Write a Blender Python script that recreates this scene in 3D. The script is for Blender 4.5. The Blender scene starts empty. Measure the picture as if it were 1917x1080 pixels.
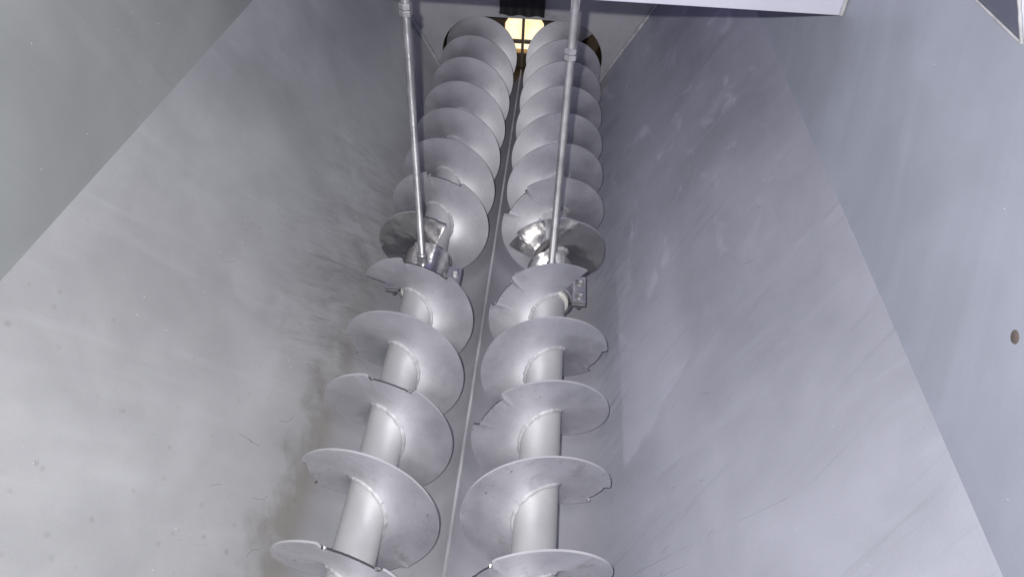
import bpy, bmesh, math, random
from mathutils import Vector, Matrix, noise
random.seed(7)
S = bpy.context.scene
COL = S.collection
R_ = math.radians
PI = math.pi

# ------------------------------------------------------------------ camera, world, lamp, exposure
cam_d = bpy.data.cameras.new('camera'); cam = bpy.data.objects.new('camera', cam_d); COL.objects.link(cam)
pit, yaw, rol = R_(-42.634), R_(2.767), R_(2.555)
fwd = Vector((-math.sin(yaw)*math.cos(pit), math.cos(yaw)*math.cos(pit), math.sin(pit)))
r0 = Vector((math.cos(yaw), math.sin(yaw), 0)); u0 = r0.cross(fwd)
rr = math.cos(rol)*r0 + math.sin(rol)*u0; uu = -math.sin(rol)*r0 + math.cos(rol)*u0
M = Matrix((rr, uu, -fwd)).transposed().to_4x4(); M.translation = Vector((0.13795, -0.55754, 1.30066))
cam.matrix_world = M
cam_d.sensor_width = 36; cam_d.lens = 1348.2/1917*36; cam_d.clip_start = 0.02; cam_d.clip_end = 60
S.camera = cam

w = bpy.data.worlds.new('World'); S.world = w; w.use_nodes = True
bg = w.node_tree.nodes['Background']; bg.inputs[0].default_value = (0.60, 0.555, 1.08, 1); bg.inputs[1].default_value = 0.285

ld = bpy.data.lights.new('camera_flash', 'SPOT'); ld.energy = 122; ld.shadow_soft_size = 0.008
ld.color = (1.0, 0.985, 0.955); ld.spot_size = R_(150); ld.spot_blend = 1.0
lamp = bpy.data.objects.new('camera_flash', ld); COL.objects.link(lamp)
LM = Matrix((rr, uu, -fwd)).transposed().to_4x4(); LM.translation = Vector((0.096, -0.557, 1.353)); lamp.matrix_world = LM

S.view_settings.view_transform = 'Standard'; S.view_settings.look = 'None'
S.view_settings.exposure = 0; S.view_settings.gamma = 1

# ------------------------------------------------------------------ measures (metres)
A = 0.1687      # half distance between the two screw axes
RO = 0.15       # flight outer radius
RS = 0.043      # shaft radius
P = 0.1875      # pitch
YE = 2.25       # end wall
Y0 = -0.95      # near end of the hopper
RT = 0.182      # trough radius
SL = R_(60.8)   # slope of the inclined plates
XW = 0.686      # half width between the upright walls
ZT = 1.20       # top of the walls

# ------------------------------------------------------------------ material helpers
class NT:
    def __init__(s, name):
        s.m = bpy.data.materials.new(name); s.m.use_nodes = True
        s.dr = 0.0; s.t = s.m.node_tree; s.b = s.t.nodes['Principled BSDF']
    def n(s, typ, **kw):
        nd = s.t.nodes.new(typ)
        for k, v in kw.items(): setattr(nd, k, v)
        return nd
    def put(s, sock, v):
        if hasattr(v, 'is_linked'): s.t.links.new(v, sock)
        elif v is not None: sock.default_value = v
    def math(s, op, a, b=None, c=None, clamp=False):
        nd = s.n('ShaderNodeMath', operation=op, use_clamp=clamp)
        s.put(nd.inputs[0], a)
        if b is not None: s.put(nd.inputs[1], b)
        if c is not None: s.put(nd.inputs[2], c)
        return nd.outputs[0]
    def mix(s, f, a, b, mode='MIX'):
        nd = s.n('ShaderNodeMix', data_type='RGBA', blend_type=mode)
        s.put(nd.inputs['Factor'], f)
        s.put(nd.inputs[6], a if hasattr(a, 'is_linked') else tuple(a) + (1,))
        s.put(nd.inputs[7], b if hasattr(b, 'is_linked') else tuple(b) + (1,))
        return nd.outputs[2]
    def uv(s):
        return s.n('ShaderNodeUVMap', uv_map='UVMap').outputs[0]
    def obj(s):
        return s.n('ShaderNodeTexCoord').outputs['Object']
    def mapping(s, v, sc=(1, 1, 1), rot=(0, 0, 0), loc=(0, 0, 0)):
        nd = s.n('ShaderNodeMapping'); s.put(nd.inputs['Vector'], v)
        nd.inputs['Scale'].default_value = sc; nd.inputs['Rotation'].default_value = rot; nd.inputs['Location'].default_value = loc
        return nd.outputs[0]
    def noise(s, v, scale, detail=4, rough=0.55, dist=0.0):
        nd = s.n('ShaderNodeTexNoise'); s.put(nd.inputs['Vector'], v)
        nd.inputs['Scale'].default_value = scale; nd.inputs['Detail'].default_value = detail
        nd.inputs['Roughness'].default_value = rough; nd.inputs['Distortion'].default_value = dist
        return nd.outputs['Fac']
    def vor(s, v, scale, rnd=1.0):
        nd = s.n('ShaderNodeTexVoronoi'); s.put(nd.inputs['Vector'], v)
        nd.inputs['Scale'].default_value = scale; nd.inputs['Randomness'].default_value = rnd
        return nd.outputs['Distance'], nd.outputs['Color']
    def rng(s, v, a, b, c=0.0, d=1.0, smooth=True):
        nd = s.n('ShaderNodeMapRange'); nd.interpolation_type = 'SMOOTHSTEP' if smooth else 'LINEAR'; nd.clamp = True
        s.put(nd.inputs[0], v); nd.inputs[1].default_value = a; nd.inputs[2].default_value = b
        nd.inputs[3].default_value = c; nd.inputs[4].default_value = d
        return nd.outputs[0]
    def sep(s, v):
        nd = s.n('ShaderNodeSeparateXYZ'); s.put(nd.inputs[0], v); return nd.outputs
    def bump(s, h, strength, dist=0.001):
        nd = s.n('ShaderNodeBump'); s.put(nd.inputs['Height'], h)
        nd.inputs['Strength'].default_value = strength; nd.inputs['Distance'].default_value = dist
        s.t.links.new(nd.outputs[0], s.b.inputs['Normal'])
    def out(s, col, metal, rough):
        s.put(s.b.inputs['Base Color'], col if hasattr(col, 'is_linked') else tuple(col) + (1,))
        s.put(s.b.inputs['Metallic'], metal); s.b.inputs['Diffuse Roughness'].default_value = s.dr; s.put(s.b.inputs['Roughness'], rough)
        return s.m

def plate_material(name, base, side):
    """brushed sheet steel; UV = (metres along the hopper, metres up the slope)"""
    k = NT(name); k.dr = 0.35; uv = k.uv(); x = k.sep(uv); U, V = x[0], x[1]
    wob = k.noise(uv, 9, 5, 0.6); wobc = k.math('SUBTRACT', wob, 0.5)
    cloud = k.noise(uv, 2.6, 5, 0.55, 0.4)
    col = k.mix(k.rng(cloud, 0.3, 0.72), [c*0.82 for c in base], [c*1.14 for c in base])
    fine = k.noise(uv, 260, 2, 0.6)
    col = k.mix(0.30, col, k.mix(fine, [c*0.75 for c in base], [c*1.22 for c in base]))
    # long wiping streaks
    ang = R_(70) if side == 'left' else R_(-88)
    st = k.noise(k.mapping(k.mapping(uv, rot=(0, 0, ang)), sc=(1.8, 15, 1)), 1.0, 5, 0.6, 1.0)
    col = k.mix(k.rng(st, 0.48, 0.82, 0, 0.30), col, [c*1.28 for c in base])
    st2 = k.noise(k.mapping(k.mapping(uv, rot=(0, 0, ang + 0.25)), sc=(3, 60, 1), loc=(3, 1, 0)), 1.0, 4, 0.65, 0.8)
    ls = 1.0
    if side == 'left':
        # dark scuffs beside the trough
        reg = k.math('MULTIPLY', k.math('MULTIPLY', k.rng(V, 0.50, 0.14), k.rng(V, -0.12, 0.08)), k.math('MULTIPLY', k.rng(U, 0.35, 0.75), k.rng(U, 1.7, 1.15)))
        sc = k.noise(k.mapping(k.mapping(uv, rot=(0, 0, R_(58))), sc=(5.5, 110, 1)), 1.0, 5, 0.66, 1.6)
        col = k.mix(k.math('MULTIPLY', k.rng(sc, 0.49, 0.68, 0, 0.6), reg), col, [c*0.45 for c in base])
        smear = k.noise(k.mapping(k.mapping(uv, rot=(0, 0, R_(58))), sc=(4.5, 10, 1), loc=(1, 4, 0)), 1.0, 6, 0.68, 1.0)
        col = k.mix(k.math('MULTIPLY', k.rng(smear, 0.36, 0.66, 0, 0.62), reg), col, [c*0.55 for c in base])
        # brown residue with an edge of its own
        edge = k.math('ADD', V, k.math('MULTIPLY', wobc, 0.30))
        edge = k.math('ADD', edge, k.math('MULTIPLY', k.math('SUBTRACT', k.noise(uv, 34, 3), 0.5), 0.05))
        brown = k.math('MULTIPLY', k.math('MULTIPLY', k.rng(edge, 0.165, 0.075), k.rng(V, -0.03, 0.07)), k.rng(U, 0.95, 0.55))
        col = k.mix(k.math('MULTIPLY', brown, 0.7), col, (0.265, 0.245, 0.225))
        # greasy grey spots
        d, c = k.vor(k.mapping(uv, loc=(0.3, 0.1, 0)), 40)
        rc = k.sep(c)[0]
        spot = k.math('MULTIPLY', k.rng(k.math('ADD', d, k.math('MULTIPLY', wobc, 0.5)), 0.26, 0.08), k.rng(rc, 0.55, 0.95))
        spot = k.math('MULTIPLY', spot, k.rng(U, 0.55, 0.1))
        col = k.mix(k.math('MULTIPLY', spot, 0.26), col, (0.16, 0.16, 0.14))
        # pale patches higher up
        pale = k.math('MULTIPLY', k.rng(k.noise(k.mapping(uv, loc=(5, 2, 0)), 4.2, 3, 0.5), 0.55, 0.66), k.rng(U, 0.3, 0.6))
        col = k.mix(k.math('MULTIPLY', pale, 0.22), col, [c*1.35 for c in base])
    else:
        # lighter wiped field with a firm lower edge
        e1 = k.math('ADD', V, k.math('MULTIPLY', wobc, 0.03))
        lo = k.math('ADD', U, k.math('MULTIPLY', wobc, 0.10))
        lo = k.math('SUBTRACT', lo, k.math('MULTIPLY', k.math('MULTIPLY', V, V), 1.3))
        patch = k.math('MULTIPLY', k.math('MULTIPLY', k.rng(e1, 0.112, 0.124), k.rng(e1, 0.40, 0.30)),
                       k.math('MULTIPLY', k.rng(lo, 0.33, 0.35), k.rng(U, 1.15, 0.80)))
        col = k.mix(k.math('MULTIPLY', patch, 0.40), col, [c*1.42 for c in base])
        reg = k.math('MULTIPLY', k.math('MULTIPLY', k.rng(V, 0.2, 0.06), k.rng(V, -0.08, 0.03)), k.math('MULTIPLY', k.rng(U, 0.25, 0.6), k.rng(U, 1.6, 1.0)))
        sc = k.noise(k.mapping(k.mapping(uv, rot=(0, 0, R_(-62))), sc=(6, 70, 1)), 1.0, 5, 0.7, 1.2)
        col = k.mix(k.math('MULTIPLY', k.rng(sc, 0.47, 0.72, 0, 0.6), reg), col, [c*0.50 for c in base])
        col = k.mix(k.rng(st2, 0.56, 0.74, 0, 0.34), col, [c*0.66 for c in base])
        bright = k.math('MULTIPLY', k.rng(k.noise(k.mapping(uv, loc=(2, 7, 0), sc=(1, 1.7, 1)), 5.5, 4, 0.55, 1.0), 0.56, 0.72), k.rng(U, 0.5, 0.9))
        col = k.mix(k.math('MULTIPLY', bright, 0.62), col, [c*1.5 for c in base])
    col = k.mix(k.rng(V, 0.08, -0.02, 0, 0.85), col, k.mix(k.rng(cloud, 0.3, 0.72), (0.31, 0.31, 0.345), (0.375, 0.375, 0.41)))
    dk = k.noise(k.mapping(k.mapping(uv, rot=(0, 0, R_(-62) if side == 'right' else R_(62))), sc=(22, 170, 1), loc=(7, 1, 0)), 1.0, 3, 0.6, 0.6)
    col = k.mix(k.math('MULTIPLY', k.rng(dk, 0.66, 0.74, 0, 0.45), k.rng(V, 0.55, 0.2)), col, [c*0.5 for c in base])
    rough = k.rng(k.noise(uv, 12, 4), 0.3, 0.7, 0.40, 0.56)
    k.bump(k.math('ADD', k.math('MULTIPLY', st2, 0.6), k.math('ADD', k.math('MULTIPLY', fine, 0.35), k.math('MULTIPLY', k.noise(uv, 4, 2), 6.0))), 0.10, 0.0015)
    return k.out(col, 0.35, rough)

def steel(name, base, metal=0.35, rough=(0.38, 0.5), grain=1.0, mott=0.12, spots=0.0, scale=1.0, wave=0, dr=0.0, polar=0):
    k = NT(name); k.dr = dr; o = k.obj()
    cl = k.noise(o, 7*scale, 5, 0.6, 0.3)
    col = k.mix(k.rng(cl, 0.3, 0.7), [c*(1 - mott) for c in base], [c*(1 + mott) for c in base])
    f = k.noise(o, 330*scale, 2, 0.6)
    col = k.mix(0.22*grain, col, k.mix(f, [c*0.7 for c in base], [c*1.25 for c in base]))
    if polar:      # scuffs running round the axis and faint rays, in polar coordinates of each screw
        q = k.sep(o); dx = k.math('SUBTRACT', k.math('ABSOLUTE', q[0]), A)
        rad = k.math('SQRT', k.math('ADD', k.math('MULTIPLY', dx, dx), k.math('MULTIPLY', q[2], q[2]))); an = k.math('ARCTAN2', dx, q[2])
        cmb = k.n('ShaderNodeCombineXYZ'); k.put(cmb.inputs[0], k.math('MULTIPLY', rad, 1.0)); k.put(cmb.inputs[1], k.math('MULTIPLY', an, 0.012)); k.put(cmb.inputs[2], k.math('MULTIPLY', q[1], 2.0))
        rg = k.noise(cmb.outputs[0], 130, 4, 0.65, 0.6)
        col = k.mix(k.rng(rg, 0.55, 0.75, 0, 0.28*polar), col, [c*1.35 for c in base]); col = k.mix(k.rng(rg, 0.42, 0.28, 0, 0.30*polar), col, [c*0.6 for c in base])
        cm2 = k.n('ShaderNodeCombineXYZ'); k.put(cm2.inputs[0], k.math('MULTIPLY', rad, 0.35)); k.put(cm2.inputs[1], k.math('MULTIPLY', an, 0.22)); k.put(cm2.inputs[2], k.math('MULTIPLY', q[1], 3.0))
        ry = k.noise(cm2.outputs[0], 95, 3, 0.6, 0.8)
        col = k.mix(k.rng(ry, 0.66, 0.74, 0, 0.30*polar), col, [c*0.45 for c in base])
        near = k.rng(q[1], 0.62, 0.15)
        sm = k.rng(k.noise(o, 13, 4, 0.6, 0.8), 0.55, 0.72)
        col = k.mix(k.math('MULTIPLY', k.math('MULTIPLY', sm, near), 0.30), col, (0.27, 0.235, 0.21))
        d2, c2 = k.vor(k.mapping(o, sc=(1, 1, 0.6)), 75)
        fl_ = k.math('MULTIPLY', k.math('MULTIPLY', k.rng(d2, 0.26, 0.14), k.rng(k.sep(c2)[1], 0.80, 0.9)), k.math('MULTIPLY', near, k.rng(k.noise(o, 8, 2), 0.5, 0.6)))
        col = k.mix(k.math('MULTIPLY', fl_, 0.6), col, (0.09, 0.085, 0.08))
        col = k.mix(k.math('MULTIPLY', k.rng(rad, 0.085, 0.05), 0.22), col, [c*1.3 for c in base])  # sheen round the shaft painted in as a lighter ring
    if spots:
        d, c = k.vor(o, 38*scale); rc = k.sep(c)[0]
        sp = k.math('MULTIPLY', k.rng(k.math('ADD', d, k.math('MULTIPLY', k.noise(o, 90, 3), 0.35)), 0.42, 0.22), k.rng(rc, 0.72, 0.85))
        col = k.mix(k.math('MULTIPLY', sp, spots), col, [c*0.35 for c in base])
    if wave: k.bump(k.math('ADD', k.math('MULTIPLY', f, 0.004), k.noise(o, 17, 2, 0.4, 0.4)), 0.6, 0.008)
    else: k.bump(f, 0.06*grain, 0.001)
    return k.out(col, metal, k.rng(k.noise(o, 16*scale, 4), 0.3, 0.7, rough[0], rough[1]))

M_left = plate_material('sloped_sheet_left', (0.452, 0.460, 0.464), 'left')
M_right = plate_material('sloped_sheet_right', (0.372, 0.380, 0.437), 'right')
def wall_material(name, base):
    k = NT(name); k.dr = 1.0; uv = k.uv()
    col = k.mix(k.rng(k.noise(uv, 2.4, 5, 0.55, 0.5), 0.3, 0.72), [c*0.86 for c in base], [c*1.12 for c in base])
    st = k.noise(k.mapping(k.mapping(uv, rot=(0, 0, R_(-62))), sc=(1.2, 13, 1)), 1.0, 4, 0.55, 0.5)
    col = k.mix(k.rng(st, 0.48, 0.78, 0, 0.35), col, [c*1.25 for c in base])
    st2 = k.noise(k.mapping(k.mapping(uv, rot=(0, 0, R_(-68))), sc=(1.5, 40, 1), loc=(4, 2, 0)), 1.0, 4, 0.6, 0.4)
    col = k.mix(k.rng(st2, 0.58, 0.72, 0, 0.22), col, [c*0.72 for c in base])
    fine = k.noise(uv, 260, 2, 0.6)
    col = k.mix(0.25, col, k.mix(fine, [c*0.78 for c in base], [c*1.2 for c in base]))
    k.bump(fine, 0.05, 0.001)
    return k.out(col, 0.3, k.rng(k.noise(uv, 9, 4), 0.3, 0.7, 0.42, 0.56))
M_wall = wall_material('upright_sheet_right', (0.250, 0.266, 0.318))
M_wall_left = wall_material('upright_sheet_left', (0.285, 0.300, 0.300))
M_end = steel('end_sheet', (0.47, 0.47, 0.49), 0.3, dr=1.0)
M_trough = steel('trough_steel', (0.42, 0.42, 0.44), 0.45, (0.30, 0.42), 1, 0.2, 0.35, dr=1.0)
M_flight = steel('flight_steel', (0.775, 0.775, 0.81), 1.0, (0.56, 0.64), 1.0, 0.07, 0.12, dr=0.8, polar=1)
M_rim = steel('worn_rim', (0.66, 0.66, 0.67), 0.5, (0.3, 0.42))
M_torn = steel('torn_edge', (0.10, 0.10, 0.105), 0.5, (0.35, 0.5), 1, 0.4)
M_shaft = steel('shaft_steel', (0.47, 0.47, 0.475), 0.4, (0.40, 0.54), 1.6, 0.10, 0.15)
M_weld = steel('weld_steel', (0.43, 0.43, 0.445), 0.15, (0.55, 0.7), 1, 0.25, 0, 4)
M_polish = steel('polished_steel', (0.66, 0.65, 0.645), 0.92, (0.15, 0.28), 0.3, 0.12, 0.0, wave=1)
M_zinc = steel('zinc_plate', (0.50, 0.50, 0.51), 0.75, (0.22, 0.42), 1.6, 0.25)
M_rod = steel('galvanised_thread', (0.40, 0.40, 0.41), 0.72, (0.34, 0.5), 2.0, 0.35, 0, 2.0)
M_scratch = steel('grey_scratch', (0.30, 0.305, 0.34), 0.3, (0.5, 0.6), 0, 0.3)
M_beam = steel('beam_white_steel', (0.535, 0.54, 0.63), 0.15, (0.4, 0.5), 0.6, 0.04, 0.12)
M_brack_shaded = steel('bracket_steel_shaded', (0.17, 0.18, 0.24), 0.25, (0.4, 0.5), 0.6, 0.05)  # grazing shade on the leaning face put into a darker base colour
M_black = steel('black_rubber', (0.018, 0.018, 0.02), 0.0, (0.35, 0.6), 1, 0.3)
M_brown = steel('rusty_brown_steel', (0.10, 0.072, 0.05), 0.2, (0.5, 0.7), 1.5, 0.35)
M_bush = steel('pale_nylon', (0.60, 0.59, 0.56), 0.0, (0.3, 0.5), 0.5, 0.1)
M_hair = steel('dark_fibre', (0.15, 0.145, 0.14), 0.0, (0.6, 0.7), 0, 0.2)
M_dust = steel('white_dust', (0.95, 0.95, 0.95), 0.0, (0.5, 0.6), 0, 0.0)
M_rust = steel('rust_spot_brown', (0.11, 0.088, 0.082), 0.0, (0.6, 0.8), 3, 0.3)
k = NT('warm_wall_glow'); o_ = k.obj()
ec = k.mix(k.rng(k.noise(o_, 22, 3), 0.35, 0.65), (1.0, 0.72, 0.38), (1.0, 0.90, 0.62))
k.put(k.b.inputs['Emission Color'], ec); k.b.inputs['Emission Strength'].default_value = 1.2  # light on the room wall put into emission
M_glow = k.out((0.5, 0.42, 0.28), 0.0, 0.8)
M_bar = steel('bar_brown', (0.17, 0.135, 0.11), 0.3, (0.4, 0.6), 1, 0.3)
M_reveal = steel('warm_reveal', (0.55, 0.36, 0.16), 0.0, (0.6, 0.7))

# ------------------------------------------------------------------ object helpers
def link(name, bm, mat, parent=None, smooth=None, mats=None):
    me = bpy.data.meshes.new(name)
    bmesh.ops.recalc_face_normals(bm, faces=bm.faces)
    if smooth is not None:
        for f in bm.faces: f.smooth = True
    bm.to_mesh(me); bm.free()
    for m in (mats or [mat]): me.materials.append(m)
    if smooth is not None: me.set_sharp_from_angle(angle=R_(smooth))
    o = bpy.data.objects.new(name, me); COL.objects.link(o)
    if parent:
        o.parent = parent
        o.matrix_parent_inverse = parent.matrix_world.inverted()
    return o
def tag(o, label, cat=None, group=None, kind=None):
    o['label'] = label
    if cat: o['category'] = cat
    if group: o['group'] = group
    if kind: o['kind'] = kind
    return o
def thing(name, label, cat, loc, group=None):
    o = bpy.data.objects.new(name, None); o.empty_display_size = 0.05; COL.objects.link(o)
    o.location = loc; o.matrix_world = Matrix.Translation(Vector(loc))
    return tag(o, label, cat, group)
def box(bm, lo, hi, bev=0.0):
    g = bmesh.ops.create_cube(bm, size=1)
    for v in g['verts']:
        v.co = Vector([(lo[i] + hi[i])/2 + v.co[i]*(hi[i] - lo[i]) for i in range(3)])
    if bev:
        es = {e for v in g['verts'] for e in v.link_edges}
        bmesh.ops.bevel(bm, geom=list(es), offset=bev, segments=2, affect='EDGES', profile=0.5)
def sweep(bm, prof_y, cx, cz, n=28, a0=0.0, a1=2*PI, caps=True, axis='y'):
    """lathe about an axis through (cx, cz) along y or, for axis='z', about (cx, cy) along z; prof = [(pos, radius)]"""
    rings = []; closed = abs(a1 - a0 - 2*PI) < 1e-6
    m = n if closed else n + 1
    for (y, r) in prof_y:
        ring = []
        for i in range(m):
            t = a0 + (a1 - a0)*i/n
            if axis == 'y': ring.append(bm.verts.new((cx + r*math.sin(t), y, cz + r*math.cos(t))))
            else: ring.append(bm.verts.new((cx + r*math.sin(t), cz + r*math.cos(t), y)))
        rings.append(ring)
    for a, b in zip(rings, rings[1:]):
        for i in range(n):
            j = (i + 1) % m
            bm.faces.new((a[i], a[j], b[j], b[i]))
    if caps and closed:
        bm.faces.new(rings[0]); bm.faces.new(rings[-1])
    return rings
def tube(bm, pts, r, n=8, lump=0.0, lf=90.0, cap=True):
    rings = []
    for i, p in enumerate(pts):
        p = Vector(p); a = Vector(pts[max(i - 1, 0)]); b = Vector(pts[min(i + 1, len(pts) - 1)])
        d = (b - a).normalized(); s = d.cross(Vector((0.13, 0.27, 0.95))).normalized(); t = s.cross(d)
        q = r*(1 + lump*noise.noise(p*lf)) if lump else r
        rings.append([bm.verts.new(p + (s*math.cos(2*PI*j/n) + t*math.sin(2*PI*j/n))*q) for j in range(n)])
    for a, b in zip(rings, rings[1:]):
        for j in range(n): bm.faces.new((a[j], a[(j + 1) % n], b[(j + 1) % n], b[j]))
    if cap: bm.faces.new(rings[0]); bm.faces.new(rings[-1])
def prism(bm, poly, off, y0, y1, ny=1, uvs=None):
    """sheet of thickness: profile poly [(x,z)] facing the room, offset outwards by off, swept along y; uv = (y, length along profile)"""
    ul = bm.loops.layers.uv.get('UVMap') or bm.loops.layers.uv.new('UVMap')
    n = len(poly); nor = []
    for i in range(n):
        a = Vector(poly[max(i - 1, 0)]); b = Vector(poly[min(i + 1, n - 1)]); d = (b - a).normalized()
        nor.append(Vector((d.y, -d.x)))
    L = [0.0]
    for i in range(1, n): L.append(L[-1] + (Vector(poly[i]) - Vector(poly[i - 1])).length)
    if uvs is not None: L = [l + uvs for l in L]
    ys = [y0 + (y1 - y0)*j/ny for j in range(ny + 1)]
    F = [[bm.verts.new((p[0], y, p[1])) for p in poly] for y in ys]
    B = [[bm.verts.new((p[0] + m.x*off, y, p[1] + m.y*off)) for p, m in zip(poly, nor)] for y in ys]
    def q(vs, uvv):
        f = bm.faces.new(vs)
        for lp, c in zip(f.loops, uvv): lp[ul].uv = c
    for G in (F, B):
        for j in range(ny):
            for i in range(n - 1):
                q((G[j][i], G[j][i + 1], G[j + 1][i + 1], G[j + 1][i]), ((ys[j], L[i]), (ys[j], L[i + 1]), (ys[j + 1], L[i + 1]), (ys[j + 1], L[i])))
    for j in (0, ny):
        for i in range(n - 1): q((F[j][i], F[j][i + 1], B[j][i + 1], B[j][i]), ((0, 0),)*4)
    for i in (0, n - 1):
        for j in range(ny): q((F[j][i], F[j + 1][i], B[j + 1][i], B[j][i]), ((0, 0),)*4)
def hexnut(bm, c, af, h, axis='z'):
    """hexagonal prism with chamfered ends"""
    r = af/math.sqrt(3); prof = [(-h/2, r*0.86), (-h/2 + h*0.16, r), (h/2 - h*0.16, r), (h/2, r*0.86)]
    sweep(bm, [(c[2] + a, b) for a, b in prof], c[0], c[1], 6, 0.2, 0.2 + 2*PI, True, 'z')

# ------------------------------------------------------------------ the hopper
hop = thing('steel_hopper', 'large grey steel hopper with sloping sides around two screws', 'hopper', (0, 0.65, -0.19))
zc = -math.sqrt(RT*RT - A*A)
ac = math.atan2(-A, -zc)                        # cusp, measured from straight down
arc = [(A + RT*math.sin(ac + (SL - ac)*i/30), -RT*math.cos(ac + (SL - ac)*i/30)) for i in range(31)]
tan_pt = arc[-1]
ls = (XW - 0.007 - tan_pt[0])/math.cos(SL)
flat = [(tan_pt[0] + math.cos(SL)*t, tan_pt[1] + math.sin(SL)*t) for t in [ls*i/10 for i in range(11)]]
# soft bend from plate into wall
b0 = flat[-1]; zs = b0[1] + 0.007*math.tan(SL)
bend = []
for i in range(7):
    t = i/6; c0 = Vector(b0); c1 = Vector((XW, zs)); c2 = Vector((XW, zs + 0.012))
    bend.append(tuple(c0*(1-t)**2 + c1*2*t*(1-t) + c2*t*t))
wall = bend + [(XW, bend[-1][1] + (ZT - bend[-1][1])*i/6) for i in range(1, 7)]
def mir(poly): return [(-a, b) for a, b in poly][::-1]
la = RT*(SL - ac)
for sgn, mt in ((-1, M_left), (1, M_right)):
    bm = bmesh.new()
    if sgn > 0: prism(bm, arc, 0.004, Y0, YE, 4, uvs=0.06 - la)
    else:
        prism(bm, mir(arc), 0.004, Y0, YE, 4)
        ul = bm.loops.layers.uv.active
        for f in bm.faces:
            for lp in f.loops: lp[ul].uv = (lp[ul].uv[0], 0.06 - lp[ul].uv[1])
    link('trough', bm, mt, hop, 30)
for sgn, mt, lab in ((-1, M_left, 'pale stained sloping side plate'), (1, M_right, 'bluish scratched sloping side plate')):
    bm = bmesh.new()
    pl = flat if sgn > 0 else mir(flat)
    if sgn > 0: prism(bm, pl, 0.004, Y0, YE, 4, uvs=0.06)
    else:
        prism(bm, pl, 0.004, Y0, YE, 4)
        ul = bm.loops.layers.uv.active
        for f in bm.faces:
            for lp in f.loops: lp[ul].uv = (lp[ul].uv[0], ls + 0.06 - lp[ul].uv[1])
    o = link('sloped_plate', bm, mt, hop, 30); o['label'] = lab
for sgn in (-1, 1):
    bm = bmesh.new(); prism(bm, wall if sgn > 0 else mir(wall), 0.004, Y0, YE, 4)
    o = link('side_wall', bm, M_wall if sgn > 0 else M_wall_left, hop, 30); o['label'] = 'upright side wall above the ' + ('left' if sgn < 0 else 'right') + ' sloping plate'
# ridge where the two half rounds meet
bm = bmesh.new(); box(bm, (-0.003, Y0, zc - 0.006), (0.003, YE - 0.003, zc + 0.017), 0.002)
link('ridge_strip', bm, M_trough, hop)
# end wall with the obround outlet
def obround(r, n=24):
    pts = []
    for i in range(n + 1): t = PI*i/n; pts.append((A + r*math.sin(t), r*math.cos(t)))
    for i in range(n + 1): t = PI + PI*i/n; pts.append((-A + r*math.sin(t), r*math.cos(t)))
    return pts
def holed(bm, hole, outer_fn, y0, y1):
    n = len(hole)
    def mk(pts, y): return [bm.verts.new((p[0], y, p[1])) for p in pts]
    out = [outer_fn(p) for p in hole]
    hf, hb, of, ob = mk(hole, y0), mk(hole, y1), mk(out, y0), mk(out, y1)
    for i in range(n):
        j = (i + 1) % n
        for a, b in ((hf, of), (of, ob), (ob, hb), (hb, hf)):
            try: bm.faces.new((a[i], a[j], b[j], b[i]))
            except ValueError: pass
def rect_out(x0, x1, z0, z1, c=(0, 0)):
    cors = [(x1, z1), (x1, z0), (x0, z0), (x0, z1)]
    def f(p):
        dx, dz = p[0] - c[0], p[1] - c[1]; k = 1e9
        if dx > 1e-9: k = min(k, (x1 - c[0])/dx)
        if dx < -1e-9: k = min(k, (x0 - c[0])/dx)
        if dz > 1e-9: k = min(k, (z1 - c[1])/dz)
        if dz < -1e-9: k = min(k, (z0 - c[1])/dz)
        return (c[0] + dx*k, c[1] + dz*k)
    return f
bm = bmesh.new()
hole = obround(0.158, 40)
f_ = rect_out(-0.9, 0.9, -0.5, 2.2)
holed(bm, hole, f_, YE, YE + 0.006)
link('end_wall', bm, M_end, hop)
# weld beads along the foot of the end wall
for sgn in (-1, 1):
    bm = bmesh.new()
    pts = [(sgn*(x - 0.005*math.sin(SL)), YE - 0.004, z + 0.005*math.cos(SL)) for x, z in
           [(tan_pt[0] + math.cos(SL)*t, tan_pt[1] + math.sin(SL)*t) for t in [ls*i/70 for i in range(-6, 71)]]]
    tube(bm, pts, 0.008, 8, 0.35, 60); link('weld_bead', bm, M_weld, hop, 60)

# fibres, scratches and specks of dust lying on the plates
def on_plate(sgn, U, V, lift):
    t = V - 0.06
    x = tan_pt[0] + math.cos(SL)*t - math.sin(SL)*lift; z = tan_pt[1] + math.sin(SL)*t + math.cos(SL)*lift
    return Vector((sgn*x, U, z))
def fibre(bm, sgn, U, V, ang, ln, curl, r=0.0006):
    pts = []
    for i in range(7):
        t = i/6 - 0.5; a = ang + curl*t
        pts.append(on_plate(sgn, U + ln*t*math.cos(a), V + ln*t*math.sin(a), r*0.5))
    tube(bm, pts, r, 5)
bm = bmesh.new()
for i in range(26):
    fibre(bm, 1, random.uniform(-0.1, 1.2), random.uniform(0.08, 0.62), random.uniform(1.1, 2.2), random.uniform(0.006, 0.03), random.uniform(-0.9, 0.9), random.uniform(0.0002, 0.00038))
for i in range(24):
    fibre(bm, -1, random.uniform(-0.1, 1.3), random.uniform(0.08, 0.5), random.uniform(-1.6, -0.6), random.uniform(0.008, 0.045), random.uniform(-0.8, 0.8), random.uniform(0.0002, 0.00036))
bs = bmesh.new()
for (U, V, a, ln, r) in [(0.095, 0.33, 1.63, 0.40, 0.0009), (0.067, 0.27, 1.66, 0.3, 0.0008), (0.36, 0.60, -1.31, 0.13, 0.0006),
                         (0.30, 0.13, 1.35, 0.09, 0.0007), (0.42, 0.11, 1.1, 0.1, 0.0007)]:
    fibre(bs, 1, U, V, a, ln, 0.015, r*0.55)
o = link('scratch', bs, M_scratch, hop, 60); o['kind'] = 'stuff'
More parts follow.
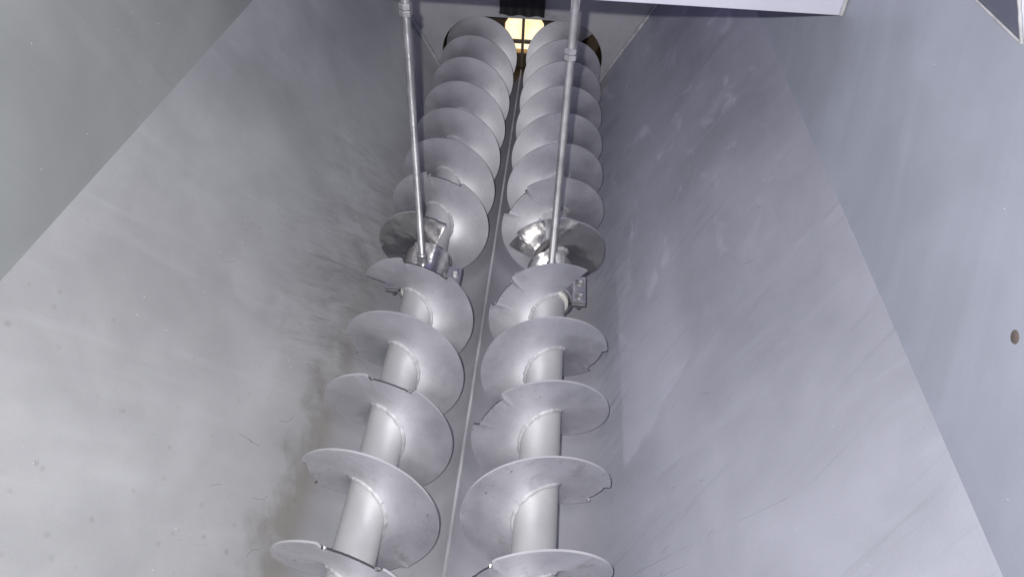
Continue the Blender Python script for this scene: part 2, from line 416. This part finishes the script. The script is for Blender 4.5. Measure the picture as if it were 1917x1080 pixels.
o = link('debris_fibre', bm, M_hair, hop, 60); o['kind'] = 'stuff'
bm = bmesh.new()
def speck(bm, c, r):
    g = bmesh.ops.create_icosphere(bm, subdivisions=1, radius=r)
    for v in g['verts']: v.co += Vector(c)
for i in range(46): speck(bm, on_plate(1, random.uniform(-0.15, 1.0), random.uniform(0.2, 0.65), 0.0003), random.uniform(0.0002, 0.00045))
for i in range(30): speck(bm, on_plate(-1, random.uniform(-0.1, 0.8), random.uniform(0.2, 0.66), 0.0003), random.uniform(0.0004, 0.0008))
for i in range(44): speck(bm, (XW - 0.0003, random.uniform(-0.1, 1.0), random.uniform(0.58, 0.98)), random.uniform(0.0002, 0.00045))
for i in range(14): speck(bm, (-XW + 0.0003, random.uniform(0.3, 1.0), random.uniform(0.6, 0.9)), random.uniform(0.0004, 0.0008))
o = link('dust_speck', bm, M_dust, hop); o['kind'] = 'stuff'
bm = bmesh.new()
pts = []
for i in range(28):
    t = 2*PI*i/28; q = 1 + 0.10*noise.noise(Vector((math.cos(t)*1.5, math.sin(t)*1.5, 3)))
    pts.append((0.0552 + q*(-0.0054*math.cos(t) - 0.0062*math.sin(t)), 0.7209 + q*(0.0056*math.cos(t) - 0.0054*math.sin(t))))
f0 = [bm.verts.new((XW - 0.0012, a, b)) for a, b in [(0.0552 + (x - 0.0552)*0.75, 0.7209 + (z - 0.7209)*0.75) for x, z in pts]]
f1 = [bm.verts.new((XW - 0.0001, a, b)) for a, b in pts]
bm.faces.new(f0)
for i in range(28): bm.faces.new((f0[i], f0[(i + 1) % 28], f1[(i + 1) % 28], f1[i]))
link('rust_spot', bm, M_rust, hop, 60)

# ------------------------------------------------------------------ the two screws
def screw(sgn, phases, notches, cut, endang, far):
    """sgn -1: left screw.  phi grows away from the viewer; the angle from the top is -phi, positive towards the other screw"""
    cx = sgn*A; inward = -sgn
    t = thing('auger_screw', ('left' if sgn < 0 else 'right') + ' steel auger screw with notched flights beside the ' +
              ('pale stained plate' if sgn < 0 else 'bluish scratched plate'), 'auger', (cx, 0.6, 0), 'pair of auger screws in the trough')
    yF, yR = phases
    for a, b in ((-0.62, 0.80), (0.956, 2.46)):
        bm = bmesh.new(); sweep(bm, [(a, RS), (b, RS)], cx, 0, 48); link('shaft', bm, M_shaft, t, 30)
    bm = bmesh.new(); sweep(bm, [(0.79, 0.027), (0.958, 0.027)], cx, 0, 32); link('stub_shaft', bm, M_zinc, t, 30)
    def flight(y0, p0, p1, polished=False, ends=(0, 0)):
        n = max(8, int((p1 - p0)/1.25)); bm = bmesh.new(); rings = []
        th = 0.0022 if not polished else 0.0026
        for i in range(n + 1):
            ph = p0 + (p1 - p0)*i/n
            ro = RO + 0.0005*noise.noise(Vector((ph*0.03, sgn*3.1, 0))); bendy = 0.0
            for (a, b, dp) in notches:
                if a - 0.6 <= ph <= b + 0.6:
                    e = min(1.0, (ph - a + 0.6)/0.8, (b + 0.6 - ph)/0.8)
                    jag = 0.0014*noise.noise(Vector((ph*0.35, dp*900, sgn)))
                    ro -= e*(dp + jag + 0.002*math.sin(PI*(ph - a)/(b - a)))
                d_ = min(abs(ph - a), abs(ph - b))
                if d_ < 3.5: bendy -= 0.0035*(1 - d_/3.5)*(1 if abs(ph - b) < 4 else 0.4)
            y = y0 + P*ph/360.0; an = -R_(ph)
            row = []
            for kr in range(7):
                r = RS - 0.001 + (ro - RS + 0.001)*kr/6
                wob = 0.0018*noise.noise(Vector((ph*0.012, kr*0.25, sgn*5 + y0)))*kr/6
                if polished: wob = (0.0075*noise.noise(Vector((ph*0.035, kr*0.45, sgn*5 + y0))) + 0.0012*noise.noise(Vector((ph*0.09, kr*0.8, 9.3))))*kr/6
                if polished: wob += (0.0042*noise.noise(Vector((ph*0.10, kr*0.8, 9.3))) if sgn < 0 else 0.0008*noise.noise(Vector((ph*0.09, kr*0.8, 9.3))))*kr/6
                yy = y + wob + bendy*max(0, (kr - 4)/2)
                row.append((cx + inward*r*math.sin(an), yy, r*math.cos(an)))
            rings.append(([bm.verts.new((a, b - th, c)) for a, b, c in row], [bm.verts.new((a, b + th, c)) for a, b, c in row]))
        for ip, ((f0, b0_), (f1, b1_)) in enumerate(zip(rings, rings[1:])):
            phm = p0 + (p1 - p0)*(ip + 0.5)/n
            for kr in range(6):
                bm.faces.new((f0[kr], f0[kr + 1], f1[kr + 1], f1[kr])); bm.faces.new((b0_[kr], b0_[kr + 1], b1_[kr + 1], b1_[kr]))
            q = bm.faces.new((f0[6], f1[6], b1_[6], b0_[6])); q.material_index = 2 if any(a - 0.7 < phm < b + 0.7 for a, b, dp in notches) else 1
        for (f0, b0_) in (rings[0], rings[-1]):
            q = bm.faces.new(f0 + b0_[::-1]); q.material_index = 1
        o = link('flight', bm, None, t, 35, [M_polish if polished else M_flight, M_rim, M_torn])
        if polished: o['label'] = 'short shiny scuffed flight beside the hanger bearing'
        for (a, b, dp) in notches:
            for e, sg_ in ((a, 1), (b, -1)):
                if p0 + 3 < e < p1 - 3 and random.random() < 0.5:
                    bm = bmesh.new(); an = -R_(e + sg_*2.0); r = RO - dp*0.75
                    g = bmesh.ops.create_icosphere(bm, subdivisions=2, radius=1)
                    sx, sy, sz = random.uniform(0.003, 0.005), random.uniform(0.003, 0.005), random.uniform(0.003, 0.006)
                    for v in g['verts']:
                        q = 1 + 0.6*noise.noise(v.co*1.7 + Vector((e, dp*99, y0)))
                        v.co = Vector((cx + inward*r*math.sin(an) + v.co.x*sx*q, y0 + P*(e + sg_*2)/360 - 0.001 + v.co.y*sy*q, r*math.cos(an) + v.co.z*sz*q))
                    link('burr', bm, M_zinc, o, 30)
        bm = bmesh.new(); pts = []
        for i in range(int((p1 - p0)/4) + 1):
            ph = min(p0 + 1 + i*4, p1 - 1); an = -R_(ph); r = RS - 0.0005
            pts.append((cx + inward*r*math.sin(an), y0 + P*ph/360.0 - th + 0.0005, r*math.cos(an)))
        tube(bm, pts, 0.0066, 8, 0.35, 110); link('weld_bead', bm, M_weld, o, 60)
    # near length
    end = 4*360 + endang
    seq = [-50 + 360*j for j in range(-3, 5)] + [end]
    for a, b in zip(seq, seq[1:]): flight(yF, a, b - 0.06)
    # far length, a polished piece first
    last = (2.30 - yR)/P*360 + far
    flight(yR, 4*360 - cut, 4*360 + 150, True)
    seq = [4*360 + 150.06] + [-50 + 360*j for j in range(5, 12)] + [last]
    for a, b in zip(seq, seq[1:]): flight(yR, a, b - 0.06)
    return t
def N(k, ta, tb, dp=0.0125): return (360*(k - 1) - ta, 360*(k - 1) - tb, dp)
screw(-1, (0.017, 0.2087), [N(1, 33, -10), N(2, -70, -113), N(3, 27, -11), N(4, -80, -113, 0.009), N(5, 36, -11), N(6, 28, -12), N(0, 60, 20), N(2, 165, 146, 0.008)], 22.5, 68, 110)
screw(1, (0.0421, 0.2284), [N(1, 72, 30), N(2, -91, -128), N(3, 74, 37), N(4, -87, -127), N(5, 76, 41), N(6, 72, 35), N(0, 75, 35)], 58, 37, 35)

# ------------------------------------------------------------------ hanger bearings and their rods
def hanger(sgn):
    cx = sgn*A; y0, y1 = 0.812, 0.915
    t = thing('hanger_bearing', 'polished split hanger bearing with bolted flanges on the ' + ('left' if sgn < 0 else 'right') + ' screw', 'bearing', (cx, 0.861, 0), 'hanger bearings halfway along the screws')
    for up in (1, -1):
        bm = bmesh.new()
        a0, a1 = (-PI/2 + 0.05, PI/2 - 0.05) if up > 0 else (PI/2 + 0.05, 3*PI/2 - 0.05)
        ou = sweep(bm, [(y0, 0.055), (y0, 0.060), (y0 + 0.003, 0.063), (y1 + 0.027, 0.063), (y1 + 0.030, 0.060), (y1 + 0.030, 0.055), (y0, 0.055)], cx, 0, 28, a0, a1, False)
        link('housing_shell', bm, M_polish, t, 30)
        for s in (-1, 1):
            bm = bmesh.new(); z = 0.002 if up > 0 else -0.008
            x0, x1 = sorted((cx + s*0.061, cx + s*0.097))
            box(bm, (x0, y0 + 0.002, z), (x1, y1 - 0.002, z + 0.006), 0.001); link('flange', bm, M_zinc, t)
    for s in (-1, 1):
        for yb in (y0 + 0.026, y1 - 0.026):
            bm = bmesh.new(); c = (cx + s*0.080, yb)
            hexnut(bm, (c[0], c[1], 0.0145), 0.019, 0.013); sweep(bm, [(0.0075, 0.0125), (0.0095, 0.0125)], c[0], c[1], 20, 0, 2*PI, True, 'z')
            sweep(bm, [(-0.036, 0.0055), (-0.035, 0.006), (0.004, 0.006)], c[0], c[1], 12, 0, 2*PI, True, 'z')
            hexnut(bm, (c[0], c[1], -0.0155), 0.019, 0.013)
            link('bolt', bm, M_zinc, t, 30)
    bm = bmesh.new(); sweep(bm, [(y0 - 0.010, 0.047), (y0 - 0.008, 0.050), (y0 - 0.006, 0.052), (y1 + 0.034, 0.054), (y1 + 0.036, 0.052), (y1 + 0.036, 0.047)], cx, 0, 40, caps=False)
    sweep(bm, [(y0 - 0.010, 0.027), (y0 - 0.010, 0.047)], cx, 0, 40, caps=False)
    link('bush', bm, M_bush, t, 30)
    bm = bmesh.new(); sweep(bm, [(0.058, 0.0135), (0.092, 0.0135), (0.094, 0.0120), (0.094, 0.0)], cx, 0.861, 24, 0, 2*PI, False, 'z'); link('rod_socket', bm, M_zinc, t, 30)
    # the hanging rod
    r = thing('threaded_rod', ('left' if sgn < 0 else 'right') + ' threaded rod, its lock nuts ' + ('just under the beam' if sgn < 0 else 'well below the beam edge'), 'rod', (cx, 0.861, 0.08), 'threaded rods holding the hanger bearings')
    bm = bmesh.new(); prof = []; zt = 0.95; nz = int((zt - 0.088)/0.0025)
    for i in range(nz):
        z = 0.088 + i*0.0025
        wear = 0.0013
        prof += [(z, 0.0092), (z + 0.00125, 0.0092 - wear)]
    sweep(bm, prof, cx, 0.861, 14, 0, 2*PI, True, 'z'); link('rod', bm, M_rod, r)
    zn = 0.728 if sgn < 0 else 0.658
    for z in (zn - 0.007, zn + 0.007):
        bm = bmesh.new(); hexnut(bm, (cx, 0.861, z), 0.0235, 0.0125); link('nut', bm, M_zinc, r, 25)
hanger(-1); hanger(1)

# ------------------------------------------------------------------ beam, bracket, flap
b = thing('cross_beam', 'pale steel cross beam spanning the hopper above the rods', 'beam', (0, 0.9, 0.764))
bm = bmesh.new(); box(bm, (-XW + 0.003, 0.874, 0.764), (XW - 0.003, 0.880, 1.02), 0.0015); link('front_plate', bm, M_beam, b)
bm = bmesh.new(); box(bm, (-XW + 0.003, 0.881, 0.764), (XW - 0.003, 0.95, 0.770), 0.0015); link('bottom_flange', bm, M_beam, b)
for sgn in (-1, 1):
    bm = bmesh.new(); tube(bm, [(sgn*(XW - 0.004), 0.871, 0.766 + 0.25*i/40) for i in range(41)], 0.005, 8, 0.4, 80); link('weld_bead', bm, M_weld, b, 60)
    bm = bmesh.new(); box(bm, (sgn*A - 0.03, 0.842, 0.86), (sgn*A + 0.03, 0.8735, 0.868), 0.001); link('rod_tab', bm, M_beam, b)
k_ = thing('wall_bracket', 'pale folded bracket welded high on the right wall, cut by the frame', 'bracket', (XW, 0.31, 0.958))
def gus(z): return XW - 0.0005 - (z - 0.958)*0.56
bm = bmesh.new()
pr = [(XW - 0.0005, 0.958), (gus(1.12), 1.12), (gus(1.12) + 0.005, 1.12), (XW - 0.0005, 0.967)]
va = [bm.verts.new((x, 0.314, z)) for x, z in pr]; vb = [bm.verts.new((x, 0.85, z)) for x, z in pr]
bm.faces.new(va); bm.faces.new(vb)
for i in range(4): bm.faces.new((va[i], va[(i + 1) % 4], vb[(i + 1) % 4], vb[i]))
link('leaning_plate', bm, M_brack_shaded, k_)
bm = bmesh.new(); pr = [(XW - 0.0005, 0.957), (gus(1.12), 1.12), (XW - 0.0005, 1.12)]
va = [bm.verts.new((x, 0.309, z)) for x, z in pr]; vb = [bm.verts.new((x, 0.3135, z)) for x, z in pr]
bm.faces.new(va); bm.faces.new(vb)
for i in range(3): bm.faces.new((va[i], va[(i + 1) % 3], vb[(i + 1) % 3], vb[i]))
link('end_plate', bm, M_beam, k_)
bm = bmesh.new(); tube(bm, [(XW - 0.002, 0.309 + 0.5*i/60, 0.957) for i in range(61)], 0.0016, 8, 0.4, 90)
tube(bm, [(gus(z) - 0.001, 0.309, z) for z in [0.957 + 0.16*i/30 for i in range(31)]], 0.002, 8, 0.4, 90)
link('weld_bead', bm, M_weld, k_, 60)

fl = bmesh.new(); n = 40; F = []; Bk = []
for i in range(n + 1):
    x = -0.094 + 0.177*i/n; y = 2.232 + 0.007*math.sin(i/n*PI*5.2 + 0.6)
    F.append([fl.verts.new((x, y, z)) for z in (0.176, 0.23, 0.30, 0.42)]); Bk.append([fl.verts.new((x, y + 0.008, z)) for z in (0.176, 0.23, 0.30, 0.42)])
for i in range(n):
    for j in range(3):
        fl.faces.new((F[i][j], F[i + 1][j], F[i + 1][j + 1], F[i][j + 1])); fl.faces.new((Bk[i][j], Bk[i + 1][j], Bk[i + 1][j + 1], Bk[i][j + 1]))
    for j in (0, 3): fl.faces.new((F[i][j], F[i + 1][j], Bk[i + 1][j], Bk[i][j]))
for i in (0, n):
    for j in range(3): fl.faces.new((F[i][j], F[i][j + 1], Bk[i][j + 1], Bk[i][j]))
o = link('rubber_flap', fl, M_black, None, 40)
tag(o, 'black ribbed flap hanging on the end wall above the lit opening', 'flap')

# ------------------------------------------------------------------ outlet behind the end wall
oc = thing('outlet_chamber', 'brown outlet chamber with barred window behind the far ends of the screws', 'outlet', (0, 2.37, -0.16))
bm = bmesh.new(); ob = obround(0.158, 24); ob2 = obround(0.163, 24)
V4 = [[bm.verts.new((q[0], y, q[1])) for q in pts] for pts, y in ((ob, YE + 0.007), (ob, 2.495), (ob2, 2.495), (ob2, YE + 0.007))]
for a_, b_ in zip(V4, V4[1:] + V4[:1]):
    for i in range(len(ob)): j = (i + 1) % len(ob); bm.faces.new((a_[i], a_[j], b_[j], b_[i]))
link('casing', bm, M_brown, oc, 40)
wc = (-0.008, -0.018)
win = [(-0.074, 0.062), (0.060, 0.066), (0.077, 0.040), (0.077, -0.075), (0.062, -0.098), (-0.074, -0.098), (-0.092, -0.075), (-0.092, 0.032)]
fine_ = []
for i in range(8):
    a_, b_ = win[i], win[(i + 1) % 8]
    for j in range(5): fine_.append((a_[0] + (b_[0] - a_[0])*j/5, a_[1] + (b_[1] - a_[1])*j/5))
bm = bmesh.new(); holed(bm, fine_, rect_out(-0.36, 0.36, -0.19, 0.19, wc), 2.497, 2.505); link('end_plate', bm, M_brown, oc)
bm = bmesh.new(); holed(bm, [(wc[0] + (x - wc[0])*1.0, wc[1] + (z - wc[1])*1.0) for x, z in fine_], lambda q: (wc[0] + (q[0] - wc[0])*1.06, wc[1] + (q[1] - wc[1])*1.06), 2.507, 2.545); link('window_reveal', bm, M_reveal, oc)
bm = bmesh.new(); box(bm, (-0.0165, 2.482, -0.157), (-0.0045, 2.496, 0.075), 0.002); link('upright_bar', bm, M_bar, oc)
bm = bmesh.new(); box(bm, (-0.10, 2.486, -0.049), (-0.017, 2.496, -0.031), 0.002); link('cross_bar', bm, M_bar, oc)
bm = bmesh.new(); box(bm, (-0.004, 2.486, -0.049), (0.085, 2.496, -0.031), 0.002); link('cross_bar', bm, M_bar, oc)
bm = bmesh.new(); box(bm, (-0.30, 2.56, -0.25), (0.30, 2.57, 0.25)); o = link('room_glow_panel', bm, M_glow)  # added glowing sheet, stands in for the lit room beyond
tag(o, 'warm yellow lit panel shining through the barred window', 'backdrop')
# weld spatter round the flap foot
bm = bmesh.new()
for (x, z) in [(-0.100, 0.180), (-0.095, 0.173), (0.088, 0.178), (0.095, 0.183), (0.12, 0.176), (0.16, 0.178), (-0.06, 0.172)]:
    for q in range(3): speck(bm, (x + random.uniform(-0.006, 0.006), YE - 0.002, z + random.uniform(-0.003, 0.004)), random.uniform(0.002, 0.004))
o = link('weld_spatter', bm, M_zinc, hop, 60); o['kind'] = 'stuff'
